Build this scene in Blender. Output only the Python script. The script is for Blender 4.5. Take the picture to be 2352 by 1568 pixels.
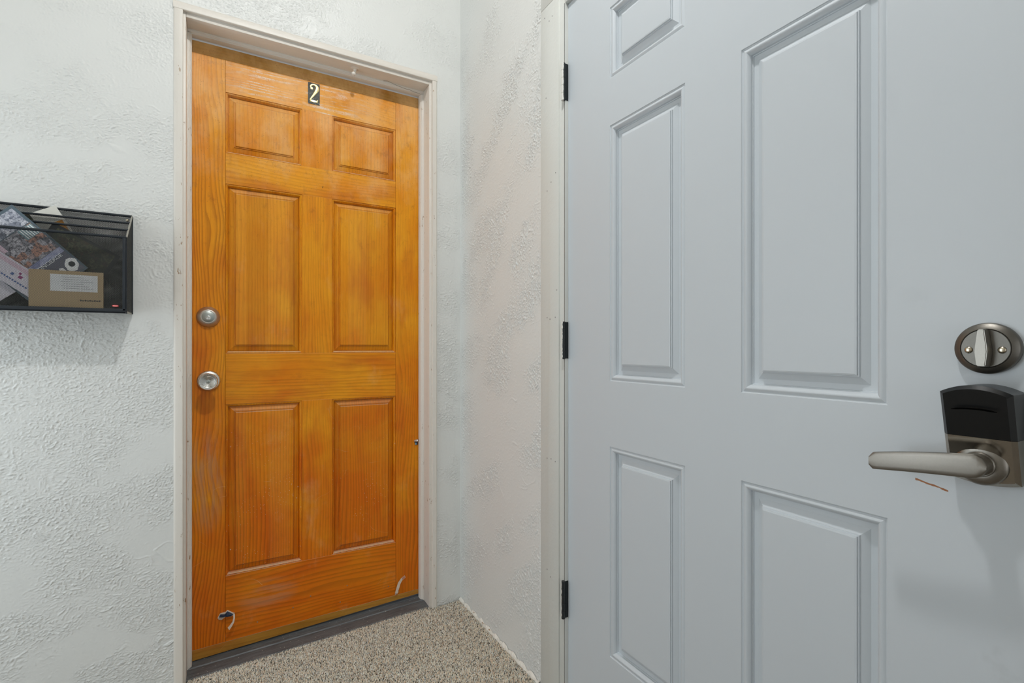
import bpy, bmesh, math, random
import numpy as np
from mathutils import Vector, Matrix
random.seed(7); rng = np.random.default_rng(7)
S = bpy.context.scene
C = S.collection
for o in list(bpy.data.objects): bpy.data.objects.remove(o)

# ------------------------------------------------------------------ camera, light, exposure
CAMZ = 1.0
YAW = 30.06
cam_d = bpy.data.cameras.new('camera'); cam = bpy.data.objects.new('camera', cam_d); C.objects.link(cam)
cam.location = (0, 0, CAMZ); cam.rotation_euler = (math.radians(90), 0, math.radians(-YAW))
cam_d.sensor_width = 36; cam_d.lens = 36*1142/2352; cam_d.shift_y = 13/2352; cam_d.clip_start = 0.01
S.camera = cam
S.cycles.use_light_tree = False          # three lights only: plain sampling is quicker
w = bpy.data.worlds.new('world'); S.world = w; w.use_nodes = True
w.node_tree.nodes['Background'].inputs[0].default_value = (0.80, 0.89, 1.0, 1)
w.node_tree.nodes['Background'].inputs[1].default_value = 0.85
S.view_settings.view_transform = 'Standard'; S.view_settings.look = 'None'
S.view_settings.gamma = 1; S.view_settings.use_curve_mapping = False
S.view_settings.exposure = -0.02
LAMP = (0.20, 0.44, 2.72); LAMP_STRENGTH = 490.0; LAMP_COLOR = (1.0, 0.995, 0.985)
WIN = (-1.00, 0.55, 0.10, 1.90)          # window in the rear wall: x0,x1,z0,z1
REAR = -2.30; LEFT = -1.35; CEIL = 2.87
def area(name, loc, rot, sx, sy, power, col):
    d = bpy.data.lights.new(name, 'AREA'); d.shape = 'RECTANGLE'; d.size = sx; d.size_y = sy
    d.energy = power; d.color = col
    o = bpy.data.objects.new(name, d); C.objects.link(o); o.location = loc; o.rotation_euler = rot
    return o
area('window_daylight', ((WIN[0]+WIN[1])/2, REAR-0.10, (WIN[2]+WIN[3])/2), (math.radians(90), 0, 0), WIN[1]-WIN[0], WIN[3]-WIN[2], 7.0, (1.0, 0.97, 0.93))
WINL = (0.70, 1.70, 0.20, 1.80)         # unseen window added as fill in the left wall: y0,y1,z0,z1
area('side_window_fill', (LEFT-0.10, (WINL[0]+WINL[1])/2, (WINL[2]+WINL[3])/2), (math.radians(90), 0, math.radians(-90)), WINL[1]-WINL[0], WINL[3]-WINL[2], 14.0, (0.86, 0.95, 1.0))

# ------------------------------------------------------------------ helpers
class G:
    """small node-graph helper"""
    def __init__(s, name):
        s.m = bpy.data.materials.new(name); s.m.use_nodes = True
        s.t = s.m.node_tree; s.b = s.t.nodes['Principled BSDF']; s.out = s.t.nodes['Material Output']
    def n(s, typ, ins=None, **kw):
        nd = s.t.nodes.new(typ)
        for k, v in kw.items(): setattr(nd, k, v)
        for k, v in (ins or {}).items(): s.set(nd.inputs[k], v)
        return nd
    def set(s, sock, v):
        if isinstance(v, bpy.types.NodeSocket): s.t.links.new(v, sock)
        elif isinstance(v, bpy.types.Node): s.t.links.new(v.outputs[0], sock)
        else: sock.default_value = v
    def pos(s): return s.n('ShaderNodeNewGeometry').outputs['Position']
    def sep(s, v): return s.n('ShaderNodeSeparateXYZ', {0: v}).outputs
    def comb(s, x=0., y=0., z=0.): return s.n('ShaderNodeCombineXYZ', {0: x, 1: y, 2: z}).outputs[0]
    def ma(s, op, a, b=0., c=0., clamp=False):
        nd = s.n('ShaderNodeMath', operation=op, use_clamp=clamp); s.set(nd.inputs[0], a); s.set(nd.inputs[1], b)
        if len(nd.inputs) > 2: s.set(nd.inputs[2], c)
        return nd.outputs[0]
    def mapv(s, v, scale=(1, 1, 1), rot=(0, 0, 0), loc=(0, 0, 0)):
        return s.n('ShaderNodeMapping', {'Vector': v, 'Scale': scale, 'Rotation': rot, 'Location': loc}).outputs[0]
    def noise(s, v, scale, detail=2., rough=.5, dist=0., typ='FBM', col=False):
        nd = s.n('ShaderNodeTexNoise', {'Vector': v, 'Scale': scale, 'Detail': detail, 'Roughness': rough, 'Distortion': dist})
        nd.noise_type = typ
        if typ != 'FBM': nd.normalize = False
        return nd.outputs[1 if col else 0]
    def vor(s, v, scale, feature='F1', rand=1.):
        nd = s.n('ShaderNodeTexVoronoi', {'Vector': v, 'Scale': scale, 'Randomness': rand}, feature=feature); return nd.outputs
    def ramp(s, f, a, b):      # smooth step a..b -> 0..1
        nd = s.n('ShaderNodeMapRange', {'Value': f, 'From Min': a, 'From Max': b}, interpolation_type='SMOOTHSTEP', clamp=True); return nd.outputs[0]
    def mix(s, f, a, b, bt='MIX'):
        nd = s.n('ShaderNodeMix', data_type='RGBA', blend_type=bt); s.set(nd.inputs[0], f)
        for k, v in ((6, a), (7, b)):
            if isinstance(v, tuple) and len(v) == 3: v = v + (1.,)
            s.set(nd.inputs[k], v)
        return nd.outputs[2]
    def bump(s, h, dist=.001, strength=1., normal=None):
        nd = s.n('ShaderNodeBump', {'Height': h, 'Distance': dist, 'Strength': strength})
        if normal is not None: s.set(nd.inputs['Normal'], normal)
        return nd.outputs[0]
    def bsdf(s, **kw):
        for k, v in kw.items():
            k = k.replace('_', ' ')
            if isinstance(v, tuple) and len(v) == 3: v = v + (1.,)
            s.set(s.b.inputs[k], v)
        return s.m
def srgb(r, g, b):
    f = lambda c: (c/12.92 if c <= .04045 else ((c+.055)/1.055)**2.4)
    return tuple(f(c/255.) for c in (r, g, b))
def plain(name, col, rough=.5, metal=0., **kw):
    return G(name).bsdf(Base_Color=col, Roughness=rough, Metallic=metal, **kw)

def tag(o, label, cat, kind=None, group=None):
    o['label'] = label; o['category'] = cat
    if kind: o['kind'] = kind
    if group: o['group'] = group
    return o
def empty(name, loc, label, cat, kind=None, group=None):
    o = bpy.data.objects.new(name, None); C.objects.link(o); o.location = loc; o.empty_display_size = .05
    return tag(o, label, cat, kind, group)
def top_loc(p):
    while p.parent: p = p.parent
    return Vector(p.location)
def link(name, me, mat, parent=None, smooth=None):
    o = bpy.data.objects.new(name, me); C.objects.link(o)
    if mat is not None: me.materials.append(mat)
    if parent is not None:
        o.parent = parent
        L = top_loc(parent)
        if L.length > 0: me.transform(Matrix.Translation(-L))
    if smooth is not None:
        for p in me.polygons: p.use_smooth = True
        if smooth < 3.1:
            bm = bmesh.new(); bm.from_mesh(me)
            for e in bm.edges:
                if len(e.link_faces) == 2 and e.calc_face_angle(0) > smooth: e.smooth = False
            bm.to_mesh(me); bm.free()
    return o
def mesh(name, v, f, mat, parent=None, smooth=None):
    me = bpy.data.meshes.new(name); me.from_pydata([tuple(p) for p in v], [], f); me.update()
    bm = bmesh.new(); bm.from_mesh(me); bmesh.ops.remove_doubles(bm, verts=bm.verts, dist=1e-6)
    bm.to_mesh(me); bm.free()
    return link(name, me, mat, parent, smooth)
def from_bm(name, bm, mat, parent=None, smooth=None):
    me = bpy.data.meshes.new(name); bm.to_mesh(me); bm.free()
    return link(name, me, mat, parent, smooth)
def bm_box(bm, x0, x1, y0, y1, z0, z1, M=None):
    vs = [bm.verts.new((x, y, z)) for x in (x0, x1) for y in (y0, y1) for z in (z0, z1)]
    for q in ((0,1,3,2),(4,6,7,5),(0,4,5,1),(2,3,7,6),(0,2,6,4),(1,5,7,3)): bm.faces.new([vs[i] for i in q])
    if M is not None: bmesh.ops.transform(bm, matrix=M, verts=vs)
    return vs
def box(name, x0, x1, y0, y1, z0, z1, mat, parent=None, bev=0., seg=2, M=None):
    bm = bmesh.new(); bm_box(bm, x0, x1, y0, y1, z0, z1, M)
    if bev > 0: bmesh.ops.bevel(bm, geom=bm.edges[:], offset=bev, segments=seg, affect='EDGES', profile=.5, clamp_overlap=True)
    bmesh.ops.recalc_face_normals(bm, faces=bm.faces)
    return from_bm(name, bm, mat, parent, smooth=.6 if bev > 0 else None)
def frame_of(axis):
    a = Vector(axis).normalized(); t = Vector((0, 0, 1)) if abs(a.z) < .9 else Vector((0, 1, 0))
    u = t.cross(a).normalized(); return a, u, a.cross(u)
def lathe(name, c, axis, prof, mat, parent=None, seg=48, smooth=.7, sy=1.):
    """prof: list of (radius, height along axis)"""
    a, u, v = frame_of(axis); c = Vector(c); vs = []; fs = []
    for r, h in prof:
        for k in range(seg):
            t = 2*math.pi*k/seg
            vs.append(c + a*h + (u*math.cos(t) + v*math.sin(t)*sy)*max(r, 1e-5))
    for i in range(len(prof)-1):
        for k in range(seg):
            k2 = (k+1) % seg
            fs.append((i*seg+k, i*seg+k2, (i+1)*seg+k2, (i+1)*seg+k))
    fs.append(tuple(range(seg))[::-1]); fs.append(tuple((len(prof)-1)*seg+k for k in range(seg)))
    bm = bmesh.new(); me = bpy.data.meshes.new(name); me.from_pydata([tuple(p) for p in vs], [], fs); me.update()
    bm.from_mesh(me); bmesh.ops.recalc_face_normals(bm, faces=bm.faces); bm.to_mesh(me); bm.free()
    return link(name, me, mat, parent, smooth)
def tube(name, pts, rad, mat, parent=None, seg=8, bm=None, smooth=.9):
    own = bm is None
    if own: bm = bmesh.new()
    pts = [Vector(p) for p in pts]; rings = []
    rads = rad if isinstance(rad, (list, tuple)) else [rad]*len(pts)
    prev = None
    for i, p in enumerate(pts):
        d = (pts[min(i+1, len(pts)-1)] - pts[max(i-1, 0)]).normalized()
        if prev is None: a, u, v = frame_of(d)
        else:
            u = (prev - d*prev.dot(d)).normalized(); v = d.cross(u)
        prev = u
        rings.append([bm.verts.new(p + (u*math.cos(2*math.pi*k/seg) + v*math.sin(2*math.pi*k/seg))*rads[i]) for k in range(seg)])
    for a_, b_ in zip(rings, rings[1:]):
        for k in range(seg): bm.faces.new((a_[k], a_[(k+1) % seg], b_[(k+1) % seg], b_[k]))
    bm.faces.new(rings[0][::-1]); bm.faces.new(rings[-1])
    if own: return from_bm(name, bm, mat, parent, smooth)
def ring_panel(name, rect, prof, to3, mat, parent=None, fill=True, flip=False):
    """nested rectangular rings; prof = [(inset, height)]"""
    u0, u1, v0, v1 = rect; vs = []; fs = []
    for d, h in prof:
        for (u, v) in ((u0+d, v0+d), (u1-d, v0+d), (u1-d, v1-d), (u0+d, v1-d)): vs.append(to3(u, v, h))
    for i in range(len(prof)-1):
        for k in range(4):
            q = (i*4+k, i*4+(k+1) % 4, (i+1)*4+(k+1) % 4, (i+1)*4+k); fs.append(q[::-1] if flip else q)
    n = (len(prof)-1)*4
    if fill: fs.append((n+3, n+2, n+1, n) if flip else (n, n+1, n+2, n+3))
    return mesh(name, vs, fs, mat, parent)
def prism(name, outline, thick, to3, mat, parent=None, smooth=None):
    """outline in (u,v), extruded from h=0 to h=thick"""
    n = len(outline)
    vs = [to3(u, v, 0) for u, v in outline] + [to3(u, v, thick) for u, v in outline]
    fs = [tuple(range(n)), tuple(range(2*n-1, n-1, -1))] + [(k, (k+1) % n, n+(k+1) % n, n+k) for k in range(n)]
    bm = bmesh.new(); me = bpy.data.meshes.new(name); me.from_pydata([tuple(p) for p in vs], [], fs); me.update()
    bm.from_mesh(me); bmesh.ops.recalc_face_normals(bm, faces=bm.faces); bm.to_mesh(me); bm.free()
    return link(name, me, mat, parent, smooth)
def text_mesh(name, body, size, to3, mat, parent, ext=.0002):
    cu = bpy.data.curves.new('t', 'FONT'); cu.body = body; cu.size = size; cu.resolution_u = 3
    ob = bpy.data.objects.new('t', cu); C.objects.link(ob)
    me = bpy.data.meshes.new_from_object(ob.evaluated_get(bpy.context.evaluated_depsgraph_get()))
    bpy.data.objects.remove(ob); bpy.data.curves.remove(cu)
    for vt in me.vertices: vt.co = Vector(to3(vt.co.x, vt.co.y, ext))
    me.name = name; me.materials.clear()
    return link(name, me, mat, parent)

# ------------------------------------------------------------------ materials
def plaster(name, col, axes='xz', rot=.12):
    g = G(name); p = g.pos(); x, y, z = g.sep(p)
    c = g.comb(x if axes == 'xz' else y, z, 0.)
    patch = g.n('ShaderNodeAttribute', attribute_type='GEOMETRY', attribute_name='torn').outputs['Fac']
    soft = g.noise(p, 2.6, 3.)
    tint = g.mix(g.ma('MULTIPLY', soft, .30), col, tuple(k*.90 for k in col))
    dirt = g.ramp(g.noise(p, 30., 4., .7), .68, .84)
    tint = g.mix(g.ma('MULTIPLY', dirt, .10), tint, (.42, .33, .24))
    q = g.mapv(c, scale=(1., 1.9, 1.), rot=(0, 0, -rot))
    crumbs = g.ramp(g.noise(q, 125., 3., .55, .7), g.ma('MULTIPLY_ADD', patch, -.17, .66), g.ma('MULTIPLY_ADD', patch, -.17, .76))         # flakes a few millimetres long
    h = g.ma('MULTIPLY', crumbs, g.ma('MULTIPLY_ADD', patch, .75, .25))
    h = g.ma('MULTIPLY_ADD', g.noise(c, 330., 1.), .10, h)
    return g.bsdf(Base_Color=tint, Roughness=.38, Normal=g.bump(h, .00030))
WALLC = srgb(224, 226, 223)
M_back = plaster('trowelled_plaster', WALLC, 'xz', .12); M_right = plaster('trowelled_plaster_right', WALLC, 'yz', -.80)
M_other = plain('painted_plaster_plain', srgb(212, 210, 204), .6)
M_ceil = plain('ceiling_paint', srgb(206, 205, 200), .8)

def trim_paint(name, col, chips=.0, along='z', seed=0.):
    """old brush-painted wood: faint brush lines, small chips down to bare wood"""
    g = G(name); p = g.pos(); x, y, z = g.sep(p)
    st = g.mapv(p, scale={'z': (1, 1, .03), 'x': (.03, 1, 1), 'y': (1, .03, 1)}[along], loc=(seed, seed, seed))
    br = g.noise(st, 420., 3., .6)
    lump = g.noise(p, 90., 2., .5)
    h = g.ma('MULTIPLY_ADD', br, .35, lump)
    c2 = g.mapv(p, scale={'z': (1, 1, .33), 'x': (.33, 1, 1), 'y': (1, .33, 1)}[along], loc=(seed*3, seed, 0))
    ch = g.noise(c2, 85., 5., .72)
    chip = g.ma('MULTIPLY', g.ramp(ch, .70-chips*.1, .725-chips*.1), g.ramp(g.noise(p, 4.5, 2.), .42, .52))
    smudge = g.ma('MULTIPLY', g.ramp(g.noise(st, 30., 3.), .45, .8), .16)
    base = g.mix(smudge, col, srgb(176, 160, 138))
    base = g.mix(chip, base, srgb(160, 128, 92))
    return g.bsdf(Base_Color=base, Roughness=.42, Normal=g.bump(g.ma('SUBTRACT', h, g.ma('MULTIPLY', chip, .6)), .0006))
TRIM = srgb(224, 219, 210)
M_trim = trim_paint('old_trim_paint', TRIM, .62)
M_trim_x = trim_paint('old_trim_paint_head', TRIM, .1, 'x', 3.)
M_casing2 = trim_paint('casing_paint', srgb(210, 212, 207), .0, 'z', 5.)
M_caulk = trim_paint('caulk', srgb(232, 229, 220), .9, 'y', 2.)

def wood(name, axis, ringd=5., bleach=False, boards=False, kind='door', lat=.42):
    g = G(name); p = g.pos(); x, y, z = g.sep(p)
    seed = g.n('ShaderNodeAttribute', attribute_type='OBJECT', attribute_name='seed').outputs['Fac']
    u, v = (x, z) if axis == 'z' else (z, x)        # u across the grain, v along it
    sv = g.ma('MULTIPLY', seed, 7.31)
    P = g.comb(g.ma('ADD', u, sv), g.ma('MULTIPLY', v, .10), sv)
    big = g.noise(g.comb(g.ma('MULTIPLY', g.ma('ADD', u, sv), 1.), g.ma('MULTIPLY', v, .34), sv), 5.5, 1.5, .45)
    if boards:      # edge-glued staves
        bi = g.ma('FLOOR', g.ma('ADD', g.ma('MULTIPLY', u, 15.), sv))
        bv = g.n('ShaderNodeTexWhiteNoise', {'W': bi}, noise_dimensions='1D').outputs[0]
        big = g.ma('MULTIPLY_ADD', bv, 1.7, big)
    rings = g.ma('MULTIPLY_ADD', u, 95. if axis == 'z' else 70., g.ma('MULTIPLY', big, ringd))
    rings = g.ma('MULTIPLY_ADD', g.noise(g.comb(g.ma('ADD', u, sv), g.ma('MULTIPLY', v, .05), sv), 14., 1.), 4.5, rings)
    rings = g.ma('MULTIPLY_ADD', g.noise(P, 60., 2.), .45, rings)
    fr = g.ma('FRACT', rings)
    late = g.ma('MULTIPLY', g.ramp(fr, .30, .93), g.ma('SUBTRACT', 1., g.ramp(fr, .93, 1.0)))
    fib = g.noise(g.comb(g.ma('ADD', u, sv), g.ma('MULTIPLY', v, .018), sv), 900., 3., .65)
    tone = g.noise(g.comb(u, g.ma('MULTIPLY', v, .5), sv), 6., 3., .55)
    lightc, midc, darkc = srgb(236, 162, 30), srgb(226, 138, 12), srgb(150, 72, 4)
    if kind == 'raw': lightc, midc, darkc = srgb(188, 138, 58), srgb(164, 112, 38), srgb(116, 70, 16)
    base = g.mix(g.ramp(tone, .30, .72), lightc, midc)
    base = g.mix(g.ma('MULTIPLY', g.ramp(g.noise(g.comb(g.ma('MULTIPLY', u, 1.6), g.ma('MULTIPLY', v, .4), sv), 7., 3., .6), .46, .72), .55), base, srgb(186, 92, 22))
    base = g.mix(g.ma('MULTIPLY', late, g.ma('MULTIPLY_ADD', g.noise(P, 9., 2.), lat*1.5, lat*-.25)), base, darkc)
    base = g.mix(g.ma('MULTIPLY', g.ramp(fib, .48, .72), .34), base, darkc)
    if boards:
        base = g.mix(g.ma('MULTIPLY', g.ma('ABSOLUTE', g.ma('SUBTRACT', bv, .5)), .50), base, g.mix(g.ramp(bv, .49, .51), srgb(150, 84, 30), srgb(214, 150, 74)))
    # redder, deeper tone towards the foot of the door, in cloudy patches
    cloud = g.noise(p, 5.2, 4., .6)
    worn = g.ramp(g.ma('MULTIPLY_ADD', cloud, .9, g.ma('MULTIPLY', z, -.42)), -.12, .42)
    if kind != 'raw': base = g.mix(g.ma('MULTIPLY', worn, .62), base, g.mix(g.ma('MULTIPLY', late, g.noise(P, 11., 2.)), srgb(208, 84, 2), srgb(118, 40, 1)))
    # greyed dusty rub marks on the lock stile and the foot
    dx = g.ma('DIVIDE', g.ma('ADD', x, .05), .055); dz = g.ma('DIVIDE', g.ma('SUBTRACT', z, .56), .17)
    rub = g.ma('SUBTRACT', 1., g.ramp(g.ma('ADD', g.ma('MULTIPLY', dx, dx), g.ma('MULTIPLY', dz, dz)), .1, 1.3))
    dx2 = g.ma('DIVIDE', g.ma('SUBTRACT', x, .13), .10); dz2 = g.ma('DIVIDE', g.ma('SUBTRACT', z, .15), .06)
    rub2 = g.ma('SUBTRACT', 1., g.ramp(g.ma('ADD', g.ma('MULTIPLY', dx2, dx2), g.ma('MULTIPLY', dz2, dz2)), .1, 1.2))
    rub = g.ma('MULTIPLY', g.ma('MAXIMUM', rub, g.ma('MULTIPLY', rub2, .8)), g.ramp(g.noise(P, 55., 4., .7), .38, .62))
    mott = g.ma('MULTIPLY', g.ramp(g.noise(g.mapv(p, scale=(1, 1, .8)), 34., 5., .72), .54, .74), g.ma('MULTIPLY_ADD', g.ramp(z, 1.2, 1.7), .30, .16))
    base = g.mix(mott, base, srgb(134, 74, 26))
    base = g.mix(g.ma('MULTIPLY', rub, .48), base, srgb(176, 138, 108))
    # lamp sheen on the upper door put into the colour as a cloudy film
    sheen_film = g.ma('MULTIPLY', g.ramp(g.noise(g.mapv(p, scale=(1, 1, .6)), 9., 5., .68), g.ma('MULTIPLY_ADD', g.ramp(z, 1.45, 1.85), -.32, .56), .80), g.ma('MULTIPLY_ADD', g.ramp(z, 1.45, 1.85), .42, .20))
    base = g.mix(sheen_film, base, srgb(246, 200, 142))
    # specks: dark pin-pricks high up, pale paint flecks low down
    vd = g.vor(p, 170.)
    pick = g.n('ShaderNodeSeparateColor', {0: vd[1]}).outputs[0]
    spot = g.ma('MULTIPLY', g.ma('LESS_THAN', vd[0], .13), g.ma('GREATER_THAN', pick, .62))
    base = g.mix(g.ma('MULTIPLY', g.ma('MULTIPLY', spot, g.ramp(z, 1.25, 1.6)), .75), base, srgb(96, 52, 18))
    v2 = g.vor(p, 120.); pick2 = g.n('ShaderNodeSeparateColor', {0: v2[1]}).outputs[1]
    fleck = g.ma('MULTIPLY', g.ma('LESS_THAN', v2[0], g.ma('MULTIPLY_ADD', pick2, .75, -.47)), g.ramp(g.noise(p, 6.), .44, .56))
    base = g.mix(g.ma('MULTIPLY', fleck, g.ma('SUBTRACT', .85, g.ramp(z, .35, .95))), base, srgb(226, 206, 180))
    # fine pale scratches low down
    sw = g.noise(p, 4., 2., col=True)
    sp = g.n('ShaderNodeVectorMath', {0: p, 1: g.n('ShaderNodeVectorMath', {0: sw, 'Scale': .35}, operation='SCALE').outputs[0]}, operation='ADD').outputs[0]
    scr = g.ma('ABSOLUTE', g.ma('SUBTRACT', g.noise(sp, 5., 0.), .5))
    scr = g.ma('MULTIPLY', g.ma('SUBTRACT', 1., g.ramp(scr, .0, .0022)), g.ramp(g.noise(p, 13., 2.), .52, .6))
    base = g.mix(g.ma('MULTIPLY', scr, g.ma('MULTIPLY', g.ma('SUBTRACT', 1., g.ramp(z, .5, .95)), .5)), base, srgb(222, 176, 120))
    rough = .40
    if bleach:   # varnish gone: white blush running along the growth rings of the top rail
        bl = g.ma('MULTIPLY', g.ramp(fr, .55, .8), g.ramp(g.noise(g.comb(g.ma('MULTIPLY', x, 1.), 0., g.ma('MULTIPLY', z, 3.)), 7., 3., .6), .44, .60))
        bl2 = g.ramp(g.noise(g.mapv(p, scale=(1., 1., 4.5)), 9., 5., .7), .56, .70)
        bl = g.ma('MAXIMUM', g.ma('MULTIPLY', bl, .85), g.ma('MULTIPLY', bl2, .6))
        area_ = g.ma('MULTIPLY', g.ma('SUBTRACT', 1., g.ramp(g.ma('ABSOLUTE', g.ma('SUBTRACT', x, .22)), .12, .30)), g.ramp(g.noise(p, 260., 3.), .30, .52))
        base = g.mix(g.ma('MULTIPLY', bl, area_), base, srgb(232, 212, 192))
    nz = g.sep(g.n('ShaderNodeNewGeometry').outputs['True Normal'])[2]
    base = g.mix(g.ma('MULTIPLY', g.ramp(nz, .30, .65), g.ma('MULTIPLY_ADD', g.noise(p, 40., 3.), .5, .40)), base, srgb(206, 186, 156))     # dust and caught light on upward ledges, put into the colour
    h = g.ma('MULTIPLY_ADD', fib, .35, g.ma('MULTIPLY', late, -.5))
    n = g.bump(h, .00022)
    return g.bsdf(Base_Color=base, Roughness=g.ma('MULTIPLY_ADD', cloud, .25, rough-.1), Normal=n, Specular_IOR_Level=.22)
W_v = wood('pine_vertical', 'z', 6., lat=.34); W_h = wood('pine_horizontal', 'x', 6., lat=.36); W_top = wood('pine_top_rail', 'x', 7., bleach=True, lat=.36)
W_p = wood('pine_panel_staves', 'z', 3.2, boards=True, lat=.30); W_stile = wood('pine_lock_stile', 'z', 12., lat=.80); W_raw = wood('bare_pine_strip', 'x', kind='raw')

def white_door():
    g = G('white_moulded_skin'); p = g.pos(); x, y, z = g.sep(p)
    fine = g.noise(g.mapv(p, scale=(1, 1, 6.)), 260., 2., .5)
    smudge = g.ramp(g.noise(p, 11., 4., .65), .60, .82)
    near = g.ma('SUBTRACT', 1., g.ramp(y, .22, .36))
    base = g.mix(g.ma('MULTIPLY', g.ma('MULTIPLY', smudge, near), .35), srgb(199, 206, 211), srgb(150, 154, 150))
    # scrape through the paint below the lever
    t = g.ma('DIVIDE', g.ma('SUBTRACT', .3130, y), .036)               # 0..1 along the scrape
    zc = g.ma('MULTIPLY_ADD', t, -.0080, .8200)
    wob = g.ma('MULTIPLY', g.ma('SUBTRACT', g.noise(p, 160., 2.), .5), .0035)
    dz = g.ma('ABSOLUTE', g.ma('SUBTRACT', g.ma('ADD', z, wob), zc))
    inside = g.ma('MULTIPLY', g.ma('GREATER_THAN', t, 0.), g.ma('LESS_THAN', t, 1.))
    scr = g.ma('MULTIPLY', inside, g.ma('LESS_THAN', dz, g.ma('MULTIPLY', g.noise(p, 120., 1.), .0022)))
    base = g.mix(scr, base, srgb(150, 92, 44))
    return g.bsdf(Base_Color=base, Roughness=.44, Normal=g.bump(fine, .00002))
M_wdoor = white_door()

def brushed(name, col, rough=.3, scale=500., axis=(1, 1, 1)):
    g = G(name); p = g.pos()
    n = g.noise(g.mapv(p, scale=axis), scale, 2., .6)
    return g.bsdf(Base_Color=g.mix(g.ma('MULTIPLY', n, .3), col, tuple(c*.8 for c in col)), Metallic=1., Roughness=g.ma('MULTIPLY_ADD', n, .12, rough-.06), Normal=g.bump(n, .000006))
M_nickel = brushed('satin_nickel', srgb(142, 137, 129), .38)
M_nickel_p = brushed('polished_nickel', srgb(176, 170, 160), .16)
M_steel = brushed('brushed_steel', srgb(214, 213, 208), .28)
M_rose = brushed('satin_rose', srgb(116, 113, 107), .42)
M_collar = brushed('brushed_collar', srgb(196, 188, 178), .36)
M_zinc = brushed('zinc_cylinder', srgb(176, 182, 178), .38)
M_screw = brushed('screw_steel', srgb(200, 190, 170), .25)
M_dark = plain('slot_black', (.01, .01, .01), .6)
M_blackgloss = plain('black_plastic', srgb(5, 8, 11), .30)
M_groove = plain('groove_black', (.002, .002, .002), 1., Specular_IOR_Level=0.)
M_black = plain('black_hinge_metal', srgb(30, 36, 38), .38, .4)
M_brass = brushed('gold_numeral', srgb(214, 198, 146), .30)
def hammered():
    g = G('hammered_black_plate'); p = g.pos()
    h = g.noise(p, 420., 3., .6)
    return g.bsdf(Base_Color=srgb(120, 124, 124), Metallic=1., Roughness=.15, Normal=g.bump(h, .0030))
M_plaque = hammered()
def painted_hinge():
    g = G('half_painted_barrel'); p = g.pos(); x, y, z = g.sep(p)
    e = g.ma('SUBTRACT', g.ma('MULTIPLY_ADD', y, .59, g.ma('MULTIPLY', x, -.81)), .59*1.1098-.81*.8045)
    e = g.ma('ADD', e, g.ma('MULTIPLY', g.ma('SUBTRACT', g.noise(p, 110., 3.), .5), .0045))
    e = g.ma('ADD', e, g.ma('MULTIPLY', g.ma('SUBTRACT', z, 1.2), .0040))
    f = g.ramp(e, .0008, .0011)
    return g.bsdf(Base_Color=g.mix(f, srgb(28, 34, 36), srgb(220, 220, 214)), Roughness=.45)
M_hinge = painted_hinge()
def threshold_mat():
    g = G('worn_grey_threshold'); p = g.pos()
    st = g.noise(g.mapv(p, scale=(.05, 1, 1)), 300., 4., .65)
    c = g.mix(g.ramp(st, .3, .7), srgb(66, 70, 72), srgb(104, 108, 110))
    sc = g.ramp(g.noise(g.mapv(p, scale=(.08, 1, 1)), 160., 4., .7), .68, .76)
    c = g.mix(g.ma('MULTIPLY', sc, .6), c, srgb(140, 104, 76))
    v = g.vor(p, 90.); pk = g.n('ShaderNodeSeparateColor', {0: v[1]}).outputs[0]
    c = g.mix(g.ma('MULTIPLY', g.ma('LESS_THAN', v[0], .10), g.ma('GREATER_THAN', pk, .6)), c, srgb(220, 215, 205))
    return g.bsdf(Base_Color=c, Roughness=.45, Normal=g.bump(st, .0004))
M_thr = threshold_mat()
def carpet_mat():
    g = G('speckled_carpet_yarn')
    a = g.n('ShaderNodeAttribute', attribute_type='GEOMETRY', attribute_name='yarn').outputs['Color']
    return g.bsdf(Base_Color=a, Roughness=.95, Specular_IOR_Level=.15)
M_yarn = carpet_mat()
def carpet_base_mat():
    g = G('carpet_backing'); p = g.pos()
    v = g.vor(p, 330.); k = g.n('ShaderNodeSeparateColor', {0: v[1]}).outputs[0]
    c = g.mix(g.ramp(k, .2, .8), srgb(84, 78, 70), srgb(176, 164, 148))
    return g.bsdf(Base_Color=c, Roughness=.95, Normal=g.bump(v[0], .003))
M_floor = carpet_base_mat()
M_wire = plain('basket_black_enamel', srgb(36, 42, 48), .42, .2)
M_meshw = plain('basket_mesh_enamel', srgb(58, 60, 57), .38, .3)
M_sidef = plain('basket_lit_edge', srgb(150, 148, 138), .5)  # paler grey carries lamp light on the side rails, with paint overspray
M_paperw = plain('white_paper', srgb(226, 228, 228), .6)

# ------------------------------------------------------------------ structure: floor, walls, ceiling
XR, YB, D = 0.8078, 1.805, 1.905
def zf(x): return .0045 + .029*(x-.808)          # the old floor falls away to the left
tag(mesh('floor', [(LEFT, REAR, zf(LEFT)-.004), (1.0, REAR, zf(1.0)-.004), (1.0, 2.1, zf(1.0)-.004), (LEFT, 2.1, zf(LEFT)-.004),
                   (LEFT, REAR, -.2), (1.0, REAR, -.2), (1.0, 2.1, -.2), (LEFT, 2.1, -.2)],
     [(0,1,2,3),(4,7,6,5),(0,4,5,1),(1,5,6,2),(2,6,7,3),(3,7,4,0)], M_floor),
    'speckled beige and grey carpeted floor of the small entry', 'floor', 'structure')
tag(box('ceiling', LEFT-.1, 1.0, REAR-.1, 2.1, CEIL, CEIL+.06, M_ceil), 'plain white ceiling above the entry', 'ceiling', 'structure')
OPX0, OPX1, OPZ = -.122, .700, 2.033
GS = .0021                                        # grid of the trowelled relief
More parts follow.
